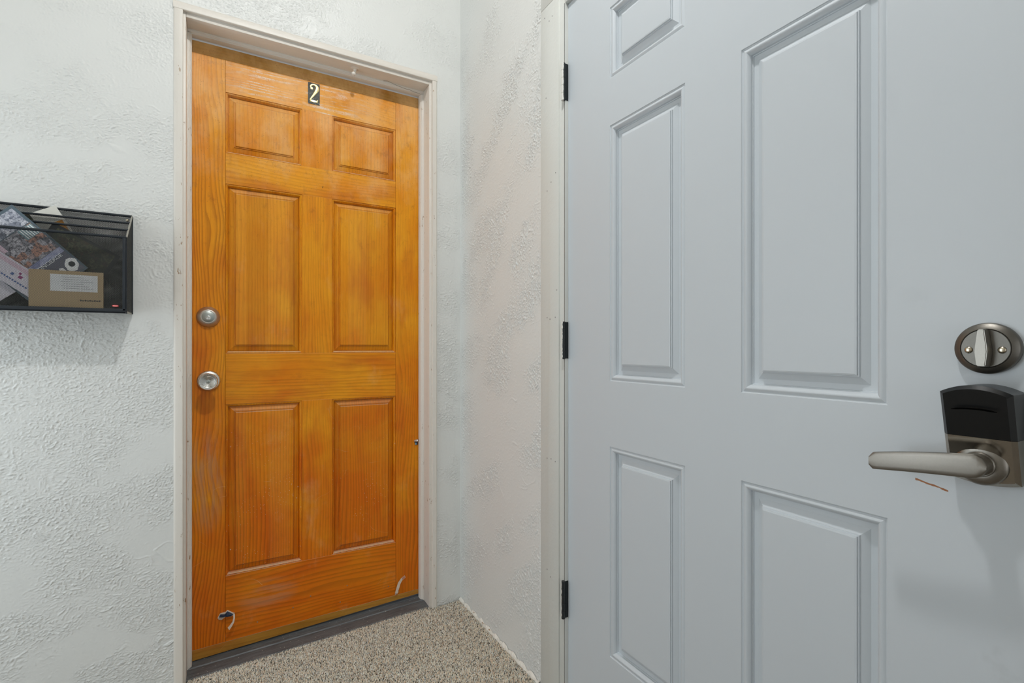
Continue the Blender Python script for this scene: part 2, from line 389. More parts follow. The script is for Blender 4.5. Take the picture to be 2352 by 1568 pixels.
def fnoise(nu, nv, lu, lv, ang, r, soft=1.0):
    """gaussian-filtered noise, feature lengths lu (along ang) and lv (across), in metres; zero mean, unit variance"""
    f = np.fft.rfft2(r.standard_normal((nu, nv)))
    ku = np.fft.fftfreq(nu, GS)[:, None]; kv = np.fft.rfftfreq(nv, GS)[None]
    a = ku*math.cos(ang) + kv*math.sin(ang); b_ = -ku*math.sin(ang) + kv*math.cos(ang)
    q = np.sqrt((a*lu)**2 + (b_*lv)**2)
    f = f*np.exp(-.5*((q-1.0)/(.45*soft))**2) if soft < 5 else f*np.exp(-.5*q**2*4)
    out = np.fft.irfft2(f, s=(nu, nv)); return (out-out.mean())/out.std()
def sstep(x, a, b_): t = np.clip((x-a)/(b_-a), 0, 1); return t*t*(3-2*t)
def warp(a, du, dv):
    nu, nv = a.shape; i, j = np.meshgrid(np.arange(nu), np.arange(nv), indexing='ij')
    fi = np.clip(i+du/GS, 0, nu-1.001); fj = np.clip(j+dv/GS, 0, nv-1.001)
    i0 = fi.astype(int); j0 = fj.astype(int); fi -= i0; fj -= j0
    return a[i0, j0]*(1-fi)*(1-fj)+a[i0+1, j0]*fi*(1-fj)+a[i0, j0+1]*(1-fi)*fj+a[i0+1, j0+1]*fi*fj
def trowel(nu, nv, ang, sd, cover=0., k_=1.):
    """heights (m) of a hand-trowelled skim coat: smooth flats, clusters of torn crests, a few long trowel edges"""
    r = np.random.default_rng(sd)
    wu, wv = fnoise(nu, nv, .09, .09, 0, r)*.0055, fnoise(nu, nv, .09, .09, 0, r)*.0055
    patch = sstep(warp(fnoise(nu, nv, .20, .09, ang, r, 9), wu*2, wv*2), -.75-cover, 1.45-cover)*.88 + .12
    c1 = warp(fnoise(nu, nv, .020*k_, .0085*k_, ang, r, 1.3), wu, wv)
    c2 = warp(fnoise(nu, nv, .0105*k_, .0064*k_, ang+.3, r, 1.4), wu, wv)
    c3 = warp(fnoise(nu, nv, .0078*k_, .0058*k_, ang-.2, r, 1.5), wu, wv)
    tear = sstep(c1+.5*c2, .35, .95)*.45 + sstep(c2+.6*c3, .45, 1.15)*.55       # lifted flakes with crisp edges
    crumb = sstep(c2*.5+c3, 1.25, 2.0)
    lines = np.zeros((nu, nv))
    for k in range(2):
        n = warp(fnoise(nu, nv, .20, .075, ang+.5*k, r, 9), wu*1.5, wv*1.5); gate = sstep(fnoise(nu, nv, .07, .07, 0, r, 9), .8, 1.3)
        lines = np.maximum(lines, np.exp(-(n/.026)**2)*gate)
    flat = fnoise(nu, nv, .35, .30, 0, r, 9)
    return .0030*patch*tear*k_ + .0011*crumb*(.3+.7*patch) + .0011*lines + .00005*c3*(.5+1.5*patch) + .0007*flat, patch
def relief(name, u0, u1, v0, v1, to3, keep, ang, sd, mat, cover=0., parent=None, fade=None, k_=1.):
    nu, nv = int((u1-u0)/GS)+1, int((v1-v0)/GS)+1
    U = np.linspace(u0, u1, nu)[:, None].repeat(nv, 1); Vv = np.linspace(v0, v1, nv)[None].repeat(nu, 0)
    h, tp = trowel(nu + (nu % 2), nv + (nv % 2), ang, sd, cover, k_); h = h[:nu, :nv]; tp = tp[:nu, :nv]
    if fade is not None: h = h*fade(U, Vv)
    P3 = np.stack(to3(U, Vv, h), -1).reshape(-1, 3)
    idx = np.arange(nu*nv).reshape(nu, nv)
    cu, cv_ = .5*(U[1:, 1:]+U[:-1, :-1]), .5*(Vv[1:, 1:]+Vv[:-1, :-1]); k = keep(cu, cv_)
    F = np.stack([idx[:-1, :-1], idx[1:, :-1], idx[1:, 1:], idx[:-1, 1:]], -1)[k]
    used = np.zeros(nu*nv, bool); used[F.ravel()] = True; re = np.cumsum(used)-1; F = re[F]; P3 = P3[used]; tp = tp.ravel()[used]
    me = bpy.data.meshes.new(name); me.vertices.add(len(P3)); me.vertices.foreach_set('co', P3.ravel().astype(np.float32))
    me.loops.add(F.size); me.loops.foreach_set('vertex_index', F.ravel().astype(np.int32))
    me.polygons.add(len(F)); me.polygons.foreach_set('loop_start', (np.arange(len(F))*4).astype(np.int32))
    me.polygons.foreach_set('use_smooth', np.ones(len(F), bool)); me.update(calc_edges=True); me.materials.append(mat)
    me.attributes.new('torn', 'FLOAT', 'POINT').data.foreach_set('value', tp.astype(np.float32))
    o = bpy.data.objects.new(name, me); C.objects.link(o)
    return o
BU0, BV1 = -.70, 2.42
fx = lambda U, V: np.clip((XR-U)/.02, 0.15, 1)
wb = relief('wall_back', BU0, XR, -.04, BV1, lambda u, v, h: (u, YB-h, v), lambda u, v: ~((u > OPX0) & (u < OPX1) & (v < OPZ)), .12, 11, M_back, .80, None, fx, .74)
tag(wb, 'white rough trowelled plaster wall around the wooden door', 'wall', 'structure')
bm = bmesh.new(); e_ = .004
bm_box(bm, LEFT-.1, BU0, YB, YB+.12, -.15, CEIL); bm_box(bm, BU0, OPX0, YB+e_, YB+.12, -.15, BV1); bm_box(bm, OPX1, .95, YB+e_, YB+.12, -.15, BV1)
bm_box(bm, OPX0, OPX1, YB+e_, YB+.12, OPZ, BV1); bm_box(bm, BU0, .95, YB, YB+.12, BV1, CEIL)
from_bm('wall_core', bm, M_back, wb)
wr = relief('wall_right', 1.222, YB, -.02, BV1, lambda u, v, h: (XR-h, u, v), lambda u, v: u > 0, -.80, 23, M_right, .20, None, lambda U, V: np.clip((YB-U)/.02, .15, 1)*np.clip((U-1.222)/.006, .3, 1), .78)
tag(wr, 'white rough plaster wall between the corner and the white door', 'wall', 'structure')
bm = bmesh.new()
bm_box(bm, XR+e_, XR+.14, 1.212, YB, -.15, BV1); bm_box(bm, XR, XR+.14, 1.212, YB, BV1, CEIL); bm_box(bm, XR, XR+.14, REAR-.1, .10, -.15, CEIL); bm_box(bm, XR, XR+.14, .10, 1.212, 2.060, CEIL)
bm_box(bm, XR, XR+.14, 1.212, 1.2225, 2.060, BV1)
from_bm('wall_core', bm, M_right, wr)
bm = bmesh.new(); y0, y1, z0, z1 = WINL
bm_box(bm, LEFT-.1, LEFT, REAR-.1, y0, -.15, CEIL); bm_box(bm, LEFT-.1, LEFT, y1, YB, -.15, CEIL)
bm_box(bm, LEFT-.1, LEFT, y0, y1, -.15, z0); bm_box(bm, LEFT-.1, LEFT, y0, y1, z1, CEIL)
tag(from_bm('wall_left', bm, M_other), 'plain painted wall on the left of the entry with an added window', 'wall', 'structure')
wn = empty('fill_window', (LEFT, .5*(y0+y1), z0), 'unseen white framed window added in the left wall for fill light', 'window', 'structure')
for a_ in ((y0, y0+.05, z0, z1), (y1-.05, y1, z0, z1), (y0+.05, y1-.05, z0, z0+.05), (y0+.05, y1-.05, z1-.05, z1)):
    box('window_frame', LEFT-.07, LEFT-.01, a_[0], a_[1], a_[2], a_[3], M_trim, wn, .004)
box('window_mullion', LEFT-.06, LEFT-.02, .5*(y0+y1)-.02, .5*(y0+y1)+.02, z0+.05, z1-.05, M_trim, wn, .003)
bm = bmesh.new(); x0, x1, z0, z1 = WIN
bm_box(bm, LEFT, x0, REAR-.1, REAR, -.15, CEIL); bm_box(bm, x1, XR, REAR-.1, REAR, -.15, CEIL)
bm_box(bm, x0, x1, REAR-.1, REAR, -.15, z0); bm_box(bm, x0, x1, REAR-.1, REAR, z1, CEIL)
tag(from_bm('wall_rear', bm, M_other), 'plain painted wall behind the viewer with a window', 'wall', 'structure')
wn = empty('window_1', (.5*(x0+x1), REAR, z0), 'white framed window in the wall behind the viewer', 'window', 'structure')
for a_ in ((x0, x0+.05, z0, z1), (x1-.05, x1, z0, z1), (x0+.05, x1-.05, z0, z0+.05), (x0+.05, x1-.05, z1-.05, z1)):
    box('window_frame', a_[0], a_[1], REAR-.07, REAR-.01, a_[2], a_[3], M_trim, wn, .004)
box('window_mullion', .5*(x0+x1)-.02, .5*(x0+x1)+.02, REAR-.06, REAR-.02, z0+.05, z1-.05, M_trim, wn, .003)

# ragged caulked foot of the right-hand wall
vs, fs = [], []; N = 90
for i in range(N+1):
    y = 1.80 - (1.80-1.228)*i/N; j = .0035*(rng.random()-.5); k = .003*rng.random()
    vs += [(XR-.0005, y, .0135+j+.004*math.sin(i*.7)), (XR-.004-k, y, .011+j), (XR-.006-k, y, .006), (XR-.0065-k, y, -.003)]
for i in range(N):
    for q in range(3): fs.append((i*4+q, i*4+q+1, i*4+q+5, i*4+q+4))
tag(mesh('baseboard_right', vs, fs, M_caulk), 'thin ragged white caulk strip along the foot of the right wall', 'baseboard', 'structure')

# ------------------------------------------------------------------ trim of the wooden door
t1 = empty('trim_1', (.29, YB, .0), 'cream painted frame and casing around the wooden door', 'door frame', 'structure')
def prof_bar(name, prof, a, b, to3, mat, parent):
    """profile polygon [(p,q)] swept straight from a to b"""
    n = len(prof); vs = [to3(p, q, a) for p, q in prof] + [to3(p, q, b) for p, q in prof]
    fs = [tuple(range(n)), tuple(range(2*n-1, n-1, -1))] + [(k, (k+1) % n, n+(k+1) % n, n+k) for k in range(n)]
    me = bpy.data.meshes.new(name); me.from_pydata([tuple(v) for v in vs], [], fs); me.update()
    bm = bmesh.new(); bm.from_mesh(me); bmesh.ops.recalc_face_normals(bm, faces=bm.faces); bm.to_mesh(me); bm.free()
    return link(name, me, mat, parent, .5)
JL, JR, JH = -.101, .681, 2.007                 # jamb inner faces
# casing: narrow rounded face sitting just proud of the plaster
cas = [(0, .012), (0, .0015), (.0015, 0), (.018, -.0005), (.022, .0015), (.024, .004), (.024, .012)]
prof_bar('casing', cas, -.05, 2.02, lambda p, q, s: (JL-.007-p, 1.7985+q, s), M_trim, t1)
prof_bar('casing', cas, -.03, 2.02, lambda p, q, s: (JR+.009+p*.82, 1.7985+q, s), M_trim, t1)
prof_bar('casing', cas, -.133, .7095, lambda p, q, s: (s, 1.7985+q, 2.0205+p), M_trim_x, t1)
# jambs
box('jamb', JL-.021, JL, 1.8105, 1.95, -.05, JH+.02, M_trim, t1, .0015)
box('jamb', JR, JR+.019, 1.8105, 1.95, -.03, JH+.02, M_trim, t1, .0015)
box('head_jamb', JL, JR, 1.8105, 1.95, JH, JH+.024, M_trim_x, t1, .0015)
# door stops, moulded: cove + bead
stp = [(0, 0), (0, .030), (.0115, .030), (.0115, .010), (.0105, .007), (.0085, .0065), (.0075, .004), (.0055, .002), (.003, .0015), (.002, 0)]
YS = 1.871
prof_bar('door_stop', stp, -.03, JH-.0118, lambda p, q, s: (JL+p, YS+q, s), M_trim, t1)
prof_bar('door_stop', stp, -.015, JH-.0118, lambda p, q, s: (JR-p, YS+q, s), M_trim, t1)
prof_bar('door_stop', stp, JL, JR, lambda p, q, s: (s, YS+q, JH-p), M_trim_x, t1)
# threshold
thr = [(0., -.022), (.0, -.004), (.004, -.0015), (.045, .0), (.055, -.0015), (.058, .0015), (.13, .0035), (.13, -.022)]
vs, fs = [], []
for xx in (JL, JR):
    for p, q in thr: vs.append((xx, 1.815+p, zf(xx)+q+.004))
n = len(thr); fs = [tuple(range(n)), tuple(range(2*n-1, n-1, -1))] + [(k, n+k, n+(k+1) % n, (k+1) % n) for k in range(n)]
tag(mesh('trim_3', vs, fs, M_thr), 'worn dark grey threshold strip under the wooden door', 'threshold', 'structure')

# ------------------------------------------------------------------ wooden six-panel door
d1 = empty('door_1', (.29, D, .0), 'orange varnished pine six panel door with scuffed finish and the number two', 'door', 'structure')
seedc = [0.]
def seed(o):
    seedc[0] += 1.; o['seed'] = seedc[0]*.137 % 3.; return o
XL0, XL1, XM0, XM1, XR0, XR1 = -.1000, .004, .240, .342, .578, .6800
ZB = [(.240, .810), (.979, 1.543), (1.645, 1.847)]
TOP, TH = 1.953, .035
def zb(x): return .0205 + (x-XL0)*(.036-.0205)/(XR1-XL0)      # foot of the door leaf (planed out of level)
def zs(x): return -.0125 + (x-XL0)*(.0185+.0125)/(XR1-XL0)
def wbox(name, x0, x1, z0, z1, mat, z0b=None):
    z0b = z0 if z0b is None else z0b
    bm = bmesh.new()
    c = [(x0, z0), (x1, z0b), (x1, z1), (x0, z1)]
    f = [bm.verts.new((x, D, z)) for x, z in c]; b = [bm.verts.new((x, D+TH, z)) for x, z in c]
    bm.faces.new(f); bm.faces.new(b[::-1])
    for k in range(4): bm.faces.new((f[k], b[k], b[(k+1) % 4], f[(k+1) % 4]))
    fe = [e for e in bm.edges if all(v in f for v in e.verts)]
    bmesh.ops.bevel(bm, geom=fe, offset=.0003, segments=1, affect='EDGES')
    bmesh.ops.recalc_face_normals(bm, faces=bm.faces)
    return seed(from_bm(name, bm, mat, d1))
wbox('stile', XL0, XL1-.0006, zb(XL0), TOP, W_stile, zb(XL1)); wbox('stile', XR0+.0006, XR1, zb(XR0), TOP, W_v, zb(XR1))
wbox('rail', XL1, XR0, zb(XL1), ZB[0][0], W_h, zb(XR0)); wbox('rail', XL1, XR0, ZB[0][1], ZB[1][0], W_h)
wbox('rail', XL1, XR0, ZB[1][1], ZB[2][0], W_h); wbox('rail', XL1, XR0, ZB[2][1], TOP, W_top)
for z0, z1 in ZB: wbox('mullion', XM0, XM1, z0, z1, W_v)
wbox('top_strip', XL0, XR1, TOP+.0004, 1.9920, W_raw)
bm = bmesh.new(); vv = []
for yy in (D-.0012, D+TH):
    vv.append([bm.verts.new((x, yy, z)) for x, z in ((XL0, zs(XL0)), (XR1, zs(XR1)), (XR1, zb(XR1)-.0004), (XL0, zb(XL0)-.0004))])
bm.faces.new(vv[0]); bm.faces.new(vv[1][::-1])
for k in range(4): bm.faces.new((vv[0][k], vv[1][k], vv[1][(k+1) % 4], vv[0][(k+1) % 4]))
bmesh.ops.recalc_face_normals(bm, faces=bm.faces)
seed(from_bm('bottom_strip', bm, W_raw, d1))
box('leak_blocker', XL0+.001, XR1-.001, D+.024, D+TH-.001, .03, TOP+.03, W_v, d1)  # unseen board added to block light leaking through the joints
w3 = lambda u, v, h: (u, D-h, v)
stick = [(0., -.0010), (.0004, -.0034), (.0014, -.0034), (.0020, -.0020), (.0032, -.0018), (.0050, -.0032), (.0064, -.0060), (.0070, -.0090), (.0072, -.0128), (.0086, -.0128), (.0087, -.0190)]
raised = [(.0082, -.0180), (.0098, -.0135), (.0240, -.0072), (.0242, -.0088), (.0250, -.0088), (.0254, -.0046), (.0274, -.0046), (.0276, -.0060), (.0284, -.0060), (.0290, -.0018), (.0305, -.0010)]
for z0, z1 in ZB:
    for x0, x1 in ((XL1, XM0), (XM1, XR0)):
        seed(ring_panel('panel_moulding', (x0, x1, z0, z1), stick, w3, W_v, d1, fill=False))
        seed(ring_panel('raised_panel', (x0, x1, z0, z1), raised, w3, W_p, d1))
# deadbolt and knob (children of the door)
def disc3(c, r, nrm_h): return c
db = lathe('deadbolt', (-.0452, D, 1.0985), (0, -1, 0), [(.0335, 0), (.0338, .002), (.0325, .0045), (.0238, .0155), (.0222, .0170), (.0195, .0172), (.0190, .0165), (.0186, .0165)], M_collar, d1, 64)
cy = lathe('lock_cylinder', (-.0452, D, 1.0985), (0, -1, 0), [(.0184, .012), (.0184, .0166), (.0178, .0171)], M_zinc, db, 48)
lathe('key_plug', (-.0452, D-.0168, 1.0940), (0, -1, 0), [(.0074, 0), (.0074, .0009), (.0066, .0013)], M_steel, db, 32)
box('keyhole', -.0459, -.0445, D-.0184, D-.0165, 1.0898, 1.0968, M_dark, db)
kn = lathe('door_knob', (-.0440, D, .8905), (0, -1, 0), [(.0330, 0), (.0335, .002), (.0320, .0065), (.0285, .010), (.0160, .0125), (.0125, .018), (.0120, .028), (.0150, .034), (.0215, .041), (.0255, .049), (.0268, .056), (.0262, .0600), (.0245, .0618), (.0180, .0610), (.0172, .0602), (.0166, .0606), (.0080, .0572), (.0068, .0568)], M_steel, d1, 64)
lathe('key_plug', (-.0440, D-.0555, .8905), (0, -1, 0), [(.0060, 0), (.0060, .0022), (.0052, .0026)], M_zinc, kn, 32)
box('keyhole', -.0446, -.0434, D-.0586, D-.0575, .8872, .8932, M_dark, kn)
# finishing nail in the second rail
tube('nail', [(.3085, D-.0005, 1.5775), (.3085, D-.010, 1.5805)], .0009, M_dark, d1, 6)
for sx, sz in ((.098, .062), (.210, .082), (.370, .060), (.268, .108), (.395, .115), (.55, .075)):
    lathe('screw_hole', (sx, D+.0002, sz), (0, -1, 0), [(.0022, 0), (.0022, .0008), (.0012, .0010)], M_screw, d1, 10)

# ------------------------------------------------------------------ white door and its trim
XD = .8198
d2 = empty('door_2', (XD, .64, .0), 'white moulded six panel door with nickel lever and deadbolt', 'door', 'structure')
YA, YZ = .190, 1.1077
cols = [(.346, .578), (.7065, .9365)]; rows = [(.2400, .7560), (.9170, 1.5435), (1.6590, 1.8330)]
d3 = lambda u, v, h: (XD-h, u, v)
us = [YA, cols[0][0], cols[0][1], cols[1][0], cols[1][1], YZ]; vz = [.004, .2400, .7560, .9170, 1.5435, 1.6590, 1.8330, 1.9425]
vs, fs = [], []
for u in us:
    for v in vz: vs.append((XD, u, v))
nv = len(vz)
for i in range(len(us)-1):
    for j in range(nv-1):
        if i in (1, 3) and j in (1, 3, 5): continue
        fs.append((i*nv+j, i*nv+j+1, (i+1)*nv+j+1, (i+1)*nv+j))
k0 = len(vs); vs += [(XD+.044, YA, .004), (XD+.044, YZ, .004), (XD+.044, YZ, 1.9425), (XD+.044, YA, 1.9425), (XD, YA, .004), (XD, YZ, .004), (XD, YZ, 1.9425), (XD, YA, 1.9425)]
fs += [(k0, k0+1, k0+2, k0+3), (k0, k0+3, k0+7, k0+4), (k0+1, k0+5, k0+6, k0+2), (k0+3, k0+2, k0+6, k0+7), (k0, k0+4, k0+5, k0+1)]
mesh('slab', vs, fs, M_wdoor, d2)
def arc(c, r, a0, a1, n): return [(c[0]+r*math.cos(math.radians(a0+(a1-a0)*k/n)), c[1]+r*math.sin(math.radians(a0+(a1-a0)*k/n))) for k in range(n+1)]
mould = [(0, 0), (.0008, -.0018), (.0026, -.0026), (.0034, -.0022)]
mould += [(.0034+.0105*(k/8.), -.0022+.0020*math.sin(math.pi*min(1., k/5.)*.5) - (.0044*max(0, (k-3.5)/4.5)**2)) for k in range(1, 9)]
mould += [(.0150, -.0066), (.0154, -.0104), (.0170, -.0106), (.0174, -.0126), (.0262, -.0128), (.0380, -.0068), (.0383, -.0040), (.0402, -.0038), (.0405, -.0010), (.0430, -.0004)]
for u0, u1 in cols:
    for v0, v1 in rows:
        ring_panel('moulded_panel', (u0, u1, v0, v1), mould, d3, M_wdoor, d2, flip=True)
# deadbolt thumb-turn
YC = .2372
rb = lathe('deadbolt_rose', (XD, YC, .9985), (-1, 0, 0), [(.0312, 0), (.0316, .004), (.0312, .0075), (.0300, .0092), (.0242, .0118), (.0236, .0108), (.0228, .0120), (.0100, .0122)], M_rose, d2, 72)
def thumb():
    bm = bmesh.new()
    # tall blade: wide low, narrow at the top, ridge facing out
    out = [(-.0062, -.0225), (.0062, -.0225), (.0088, -.004), (.0080, .003), (.0045, .0240), (-.0045, .0240), (-.0080, .003), (-.0088, -.004)]
    b = [bm.verts.new((XD-.012, YC+u*.8, .9985+v)) for u, v in out]
    m = [bm.verts.new((XD-.0205, YC+u*.8, .9985+v*.99)) for u, v in out]
    t = [bm.verts.new((XD-.0262, YC+u*.66, .9985+v*.95)) for u, v in out]
    for a_, c_ in ((b, m), (m, t)):
        for k in range(8): bm.faces.new((a_[k], a_[(k+1) % 8], c_[(k+1) % 8], c_[k]))
    bm.faces.new(t); bm.faces.new(b[::-1])
    bmesh.ops.recalc_face_normals(bm, faces=bm.faces)
    bmesh.ops.bevel(bm, geom=[e for e in bm.edges], offset=.0009, segments=2, affect='EDGES')
    return from_bm('thumb_turn', bm, brushed('satin_thumb_turn', srgb(164, 160, 152), .40), rb, .6)
thumb()
for dy in (-.0155, .0155):
    lathe('rose_screw', (XD-.0118, YC+dy, .9965), (-1, 0, 0), [(.0042, 0), (.0042, .0006), (.0032, .0018), (.0016, .0022)], M_screw, rb, 20)
# electronic lock body: wedge, thick at the top
HW = .0336
def wedge(name, z_lo, z_hi, mat, parent, toparc=0., botarc=0., inset=.0, n=14):
    """section between two heights; front leans out towards the top"""
    P = lambda z: .019 + (z-.832)/(.952-.832)*.031
    bm = bmesh.new(); rimb, rimm, rimf = [], [], []
    pts = []
    for k in range(n+1):
        s = -1+2*k/n; pts.append((s*HW, z_hi + toparc*(1-s*s)))
    for k in range(n+1):
        s = 1-2*k/n; pts.append((s*HW, z_lo - botarc*(1-s*s)))
    for (u, z) in pts:
        p = P(z); cz = .5*(z_lo+z_hi)
        rimb.append(bm.verts.new((XD, YC+u, z)))
        rimm.append(bm.verts.new((XD-p+.005, YC+u, z)))
        e = .0045
        uu = max(-HW+e, min(HW-e, u))
        zz = z - (e if (z >= z_hi-1e-6 and toparc > 0) else 0) + (e if (z <= z_lo+1e-6 and botarc > 0) else 0)
        rimf.append(bm.verts.new((XD-p, YC+uu, zz)))
    m = len(pts)
    for a_, c_ in ((rimb, rimm), (rimm, rimf)):
        for k in range(m): bm.faces.new((a_[k], a_[(k+1) % m], c_[(k+1) % m], c_[k]))
    bm.faces.new(rimf)
    bmesh.ops.recalc_face_normals(bm, faces=bm.faces)
    return from_bm(name, bm, mat, parent, .45)
lk = wedge('lock_body', .837, .8910, M_nickel_p, d2, 0., .0055)
cv = wedge('battery_cover', .8914, .9450, M_blackgloss, d2, .0095, 0.)
# shallow finger groove on the cover
tube('finger_groove', [(XD-.0495+abs(k-4)*.0003, YC+.021-.042*k/8., .9245+.0022*(1-((k-4)/4.)**2)) for k in range(9)], [.0004]+[.0011]*7+[.0004], M_groove, cv, 6)
ZL = .8585
XBODY = XD-.0275
lathe('lever_rose', (XBODY+.006, YC, ZL), (-1, 0, 0), [(.0255, 0), (.0255, .004), (.0240, .0062), (.0205, .0080), (.0165, .0090), (.0150, .0090), (.0148, .0100), (.0138, .0110)], M_nickel, d2, 64)
lv = lathe('lever_hub', (XBODY-.003, YC, ZL), (-1, 0, 0), [(.0135, 0), (.0125, .010), (.0128, .020), (.0132, .0235)], M_nickel, d2, 48)
def lever():
    bm = bmesh.new(); secs = []
    N = 26
    for i in range(N+1):
        t = i/N; u = YC-.0140 + t*.1215
        zc = ZL+.0005 - .0140*(max(0, t-.08)/.92)**.9 + .0020*math.sin(t*math.pi)
        hh = .0146 if t > .2 else .0146
        hh = .0148*(1-t)**.6*.30 + .0104 + .0006*t
        if t < .12: hh *= math.sqrt(max(.02, 1-((.12-t)/.12)**2))
        if t > .965: hh *= math.sqrt(max(.30, 1-((t-.965)/.035)**2*.75))
        xf = XD-.0560 - .0020*math.sin(t*math.pi*.9); th = .0095 - .0020*t
        ring = []
        for k in range(16):
            a = 2*math.pi*k/16; cs, sn = math.cos(a), math.sin(a)
            sx = math.copysign(abs(cs)**.35, cs); sz = math.copysign(abs(sn)**.6, sn)
            ring.append(bm.verts.new((xf + th/2 + sx*th/2, u, zc + sz*hh)))
        secs.append(ring)
    for a_, c_ in zip(secs, secs[1:]):
        for k in range(16): bm.faces.new((a_[k], a_[(k+1) % 16], c_[(k+1) % 16], c_[k]))
    bm.faces.new(secs[0][::-1]); bm.faces.new(secs[-1])
    bmesh.ops.recalc_face_normals(bm, faces=bm.faces)
    return from_bm('lever_handle', bm, M_nickel, d2, .7)
lever()
# hinges: leaf on the frame face, five-knuckle barrel half covered in paint
for zc in (1.7275, 1.0190, .3080):
    hg = box('hinge_leaf', .8096, .8194, 1.1066, 1.1080, zc-.0500, zc+.0500, M_black, d2, .0004, 1)
    zz = zc-.0520
    for k, ln in enumerate((.0205, .0210, .0205, .0210, .0200)):
        lathe('hinge_knuckle', (.8045, 1.1098, zz+.0003), (0, 0, 1), [(.0050, 0), (.0056, .0006), (.0056, ln-.0008), (.0050, ln-.0003)], M_hinge, hg, 20)
        zz += ln
t2 = empty('trim_2', (XR, .64, .0), 'flat white board casing and jamb around the white door', 'door frame', 'structure')
box('casing', XR-.0018, XR+.02, 1.1335, 1.2240, -.05, 1.9830, M_casing2, t2, .0012)
box('head_casing', XR-.0018, XR+.02, .10, 1.2240, 1.9838, 2.0740, M_casing2, t2, .0012)
box('casing', XR-.0018, XR+.02, .095, .1600, -.05, 1.9830, M_casing2, t2, .0012)
box('jamb', XR+.0022, XR+.13, 1.1118, 1.2000, -.05, 1.9825, M_casing2, t2, .0008)
box('jamb', XR+.0022, XR+.13, .11, .1870, -.05, 1.9825, M_casing2, t2, .0008)
box('head_jamb', XR+.0022, XR+.13, .1870, 1.1118, 1.9450, 1.9825, M_casing2, t2, .0008)
box('jamb_liner', XR+.0012, XR+.012, 1.1078, 1.1094, -.02, 1.9450, M_casing2, t2)
box('gap_shade_strip', XR+.0015, XR+.012, 1.1094, 1.1118, -.02, 1.9450, M_dark, t2)  # black strip painting the dark of the open gap
box('door_stop', XD+.046, XD+.06, .1870, .2000, -.02, 1.9450, M_casing2, t2)
box('door_stop', XD+.046, XD+.06, 1.0950, 1.1118, -.02, 1.9450, M_casing2, t2)
box('door_stop', XD+.046, XD+.06, .2000, 1.0950, 1.9330, 1.9450, M_casing2, t2)
for y, z in ((1.203, 1.955), (1.180, 1.934), (1.165, 1.940), (1.196, 1.72), (1.19, 1.085), (1.176, 1.08), (1.150, 1.084), (1.142, 1.16), (1.19, .68), (1.17, .682), (1.15, .678), (1.19, .36), (1.172, .345), (1.148, 1.49), (1.170, 1.47), (1.19, 1.45)):
    lathe('nail_hole', (XR-.0019, y, z), (-1, 0, 0), [(.0013, 0), (.0011, .0002)], M_dark, t2, 8, sy=1.6)

# ------------------------------------------------------------------ house number
hp = empty('house_number', (.268, D, 1.905), 'small black number plate with a gold 2 on the wooden door', 'house number')
PX0, PX1, PZ0, PZ1 = .2592, .2988, 1.8725, 1.9485
bm = bmesh.new(); bm_box(bm, PX0, PX1, D-.0022, D-.0002, PZ0, PZ1)
bmesh.ops.bevel(bm, geom=bm.edges[:], offset=.0006, segments=1, affect='EDGES'); bmesh.ops.recalc_face_normals(bm, faces=bm.faces)
pl = from_bm('plate', bm, M_plaque, hp)
def numeral():
    cx, cz, s = .5*(PX0+PX1), .5*(PZ0+PZ1), .0345
    # centre line of an old-style 2 with widths
    L = [(-.20, .48, .03), (-.30, .60, .05), (-.30, .74, .06), (-.18, .88, .07), (.00, .93, .07), (.20, .86, .10), (.31, .68, .135), (.30, .46, .145), (.18, .22, .13), (.02, -.06, .10), (-.14, -.34, .075), (-.30, -.60, .055), (-.37, -.74, .05)]
    def cr(t):
        i = min(int(t), len(L)-2); f = t-i
        p = [L[max(0, min(len(L)-1, i+k))] for k in (-1, 0, 1, 2)]
        return [.5*((2*p[1][d])+(-p[0][d]+p[2][d])*f+(2*p[0][d]-5*p[1][d]+4*p[2][d]-p[3][d])*f*f+(-p[0][d]+3*p[1][d]-3*p[2][d]+p[3][d])*f**3) for d in range(3)]
    bm = bmesh.new(); rows_ = []
    T = [k*.2 for k in range((len(L)-1)*5+1)]
    for t in T:
        a = cr(max(0, t-.05)); b = cr(min(len(L)-1.001, t+.05)); c = cr(min(t, len(L)-1.001))
        dx, dz = b[0]-a[0], b[1]-a[1]; l = math.hypot(dx, dz) or 1; nx, nz = -dz/l*c[2]*1.3, dx/l*c[2]*1.3
        r = []
        for (u, v, h) in ((c[0]+nx, c[1]+nz, .0), (c[0]+nx*.6, c[1]+nz*.6, .0014), (c[0]-nx*.6, c[1]-nz*.6, .0014), (c[0]-nx, c[1]-nz, .0)):
            r.append(bm.verts.new((cx+u*s*1.05, D-.0020-h, cz+v*s)))
        rows_.append(r)
    for a_, c_ in zip(rows_, rows_[1:]):
        for k in range(3): bm.faces.new((a_[k], a_[k+1], c_[k+1], c_[k]))
    def blob(out):
        b = [bm.verts.new((cx+u*s*1.05, D-.0020, cz+v*s)) for u, v in out]; mu = sum(u for u, v in out)/len(out); mv = sum(v for u, v in out)/len(out)
        t = [bm.verts.new((cx+(mu+(u-mu)*.75)*s*1.05, D-.0035, cz+(mv+(v-mv)*.75)*s)) for u, v in out]
        n = len(out); bm.faces.new(t)
        for k in range(n): bm.faces.new((b[k], b[(k+1) % n], t[(k+1) % n], t[k]))
    blob([(-.21+.145*math.cos(k*math.pi/7), .52+.145*math.sin(k*math.pi/7)) for k in range(14)])
    blob([(-.42, -.92), (.36, -.92), (.42, -.62), (.35, -.56), (.30, -.70), (-.34, -.70)])
    bmesh.ops.recalc_face_normals(bm, faces=bm.faces)
    return from_bm('numeral', bm, M_brass, hp, .5)
numeral()

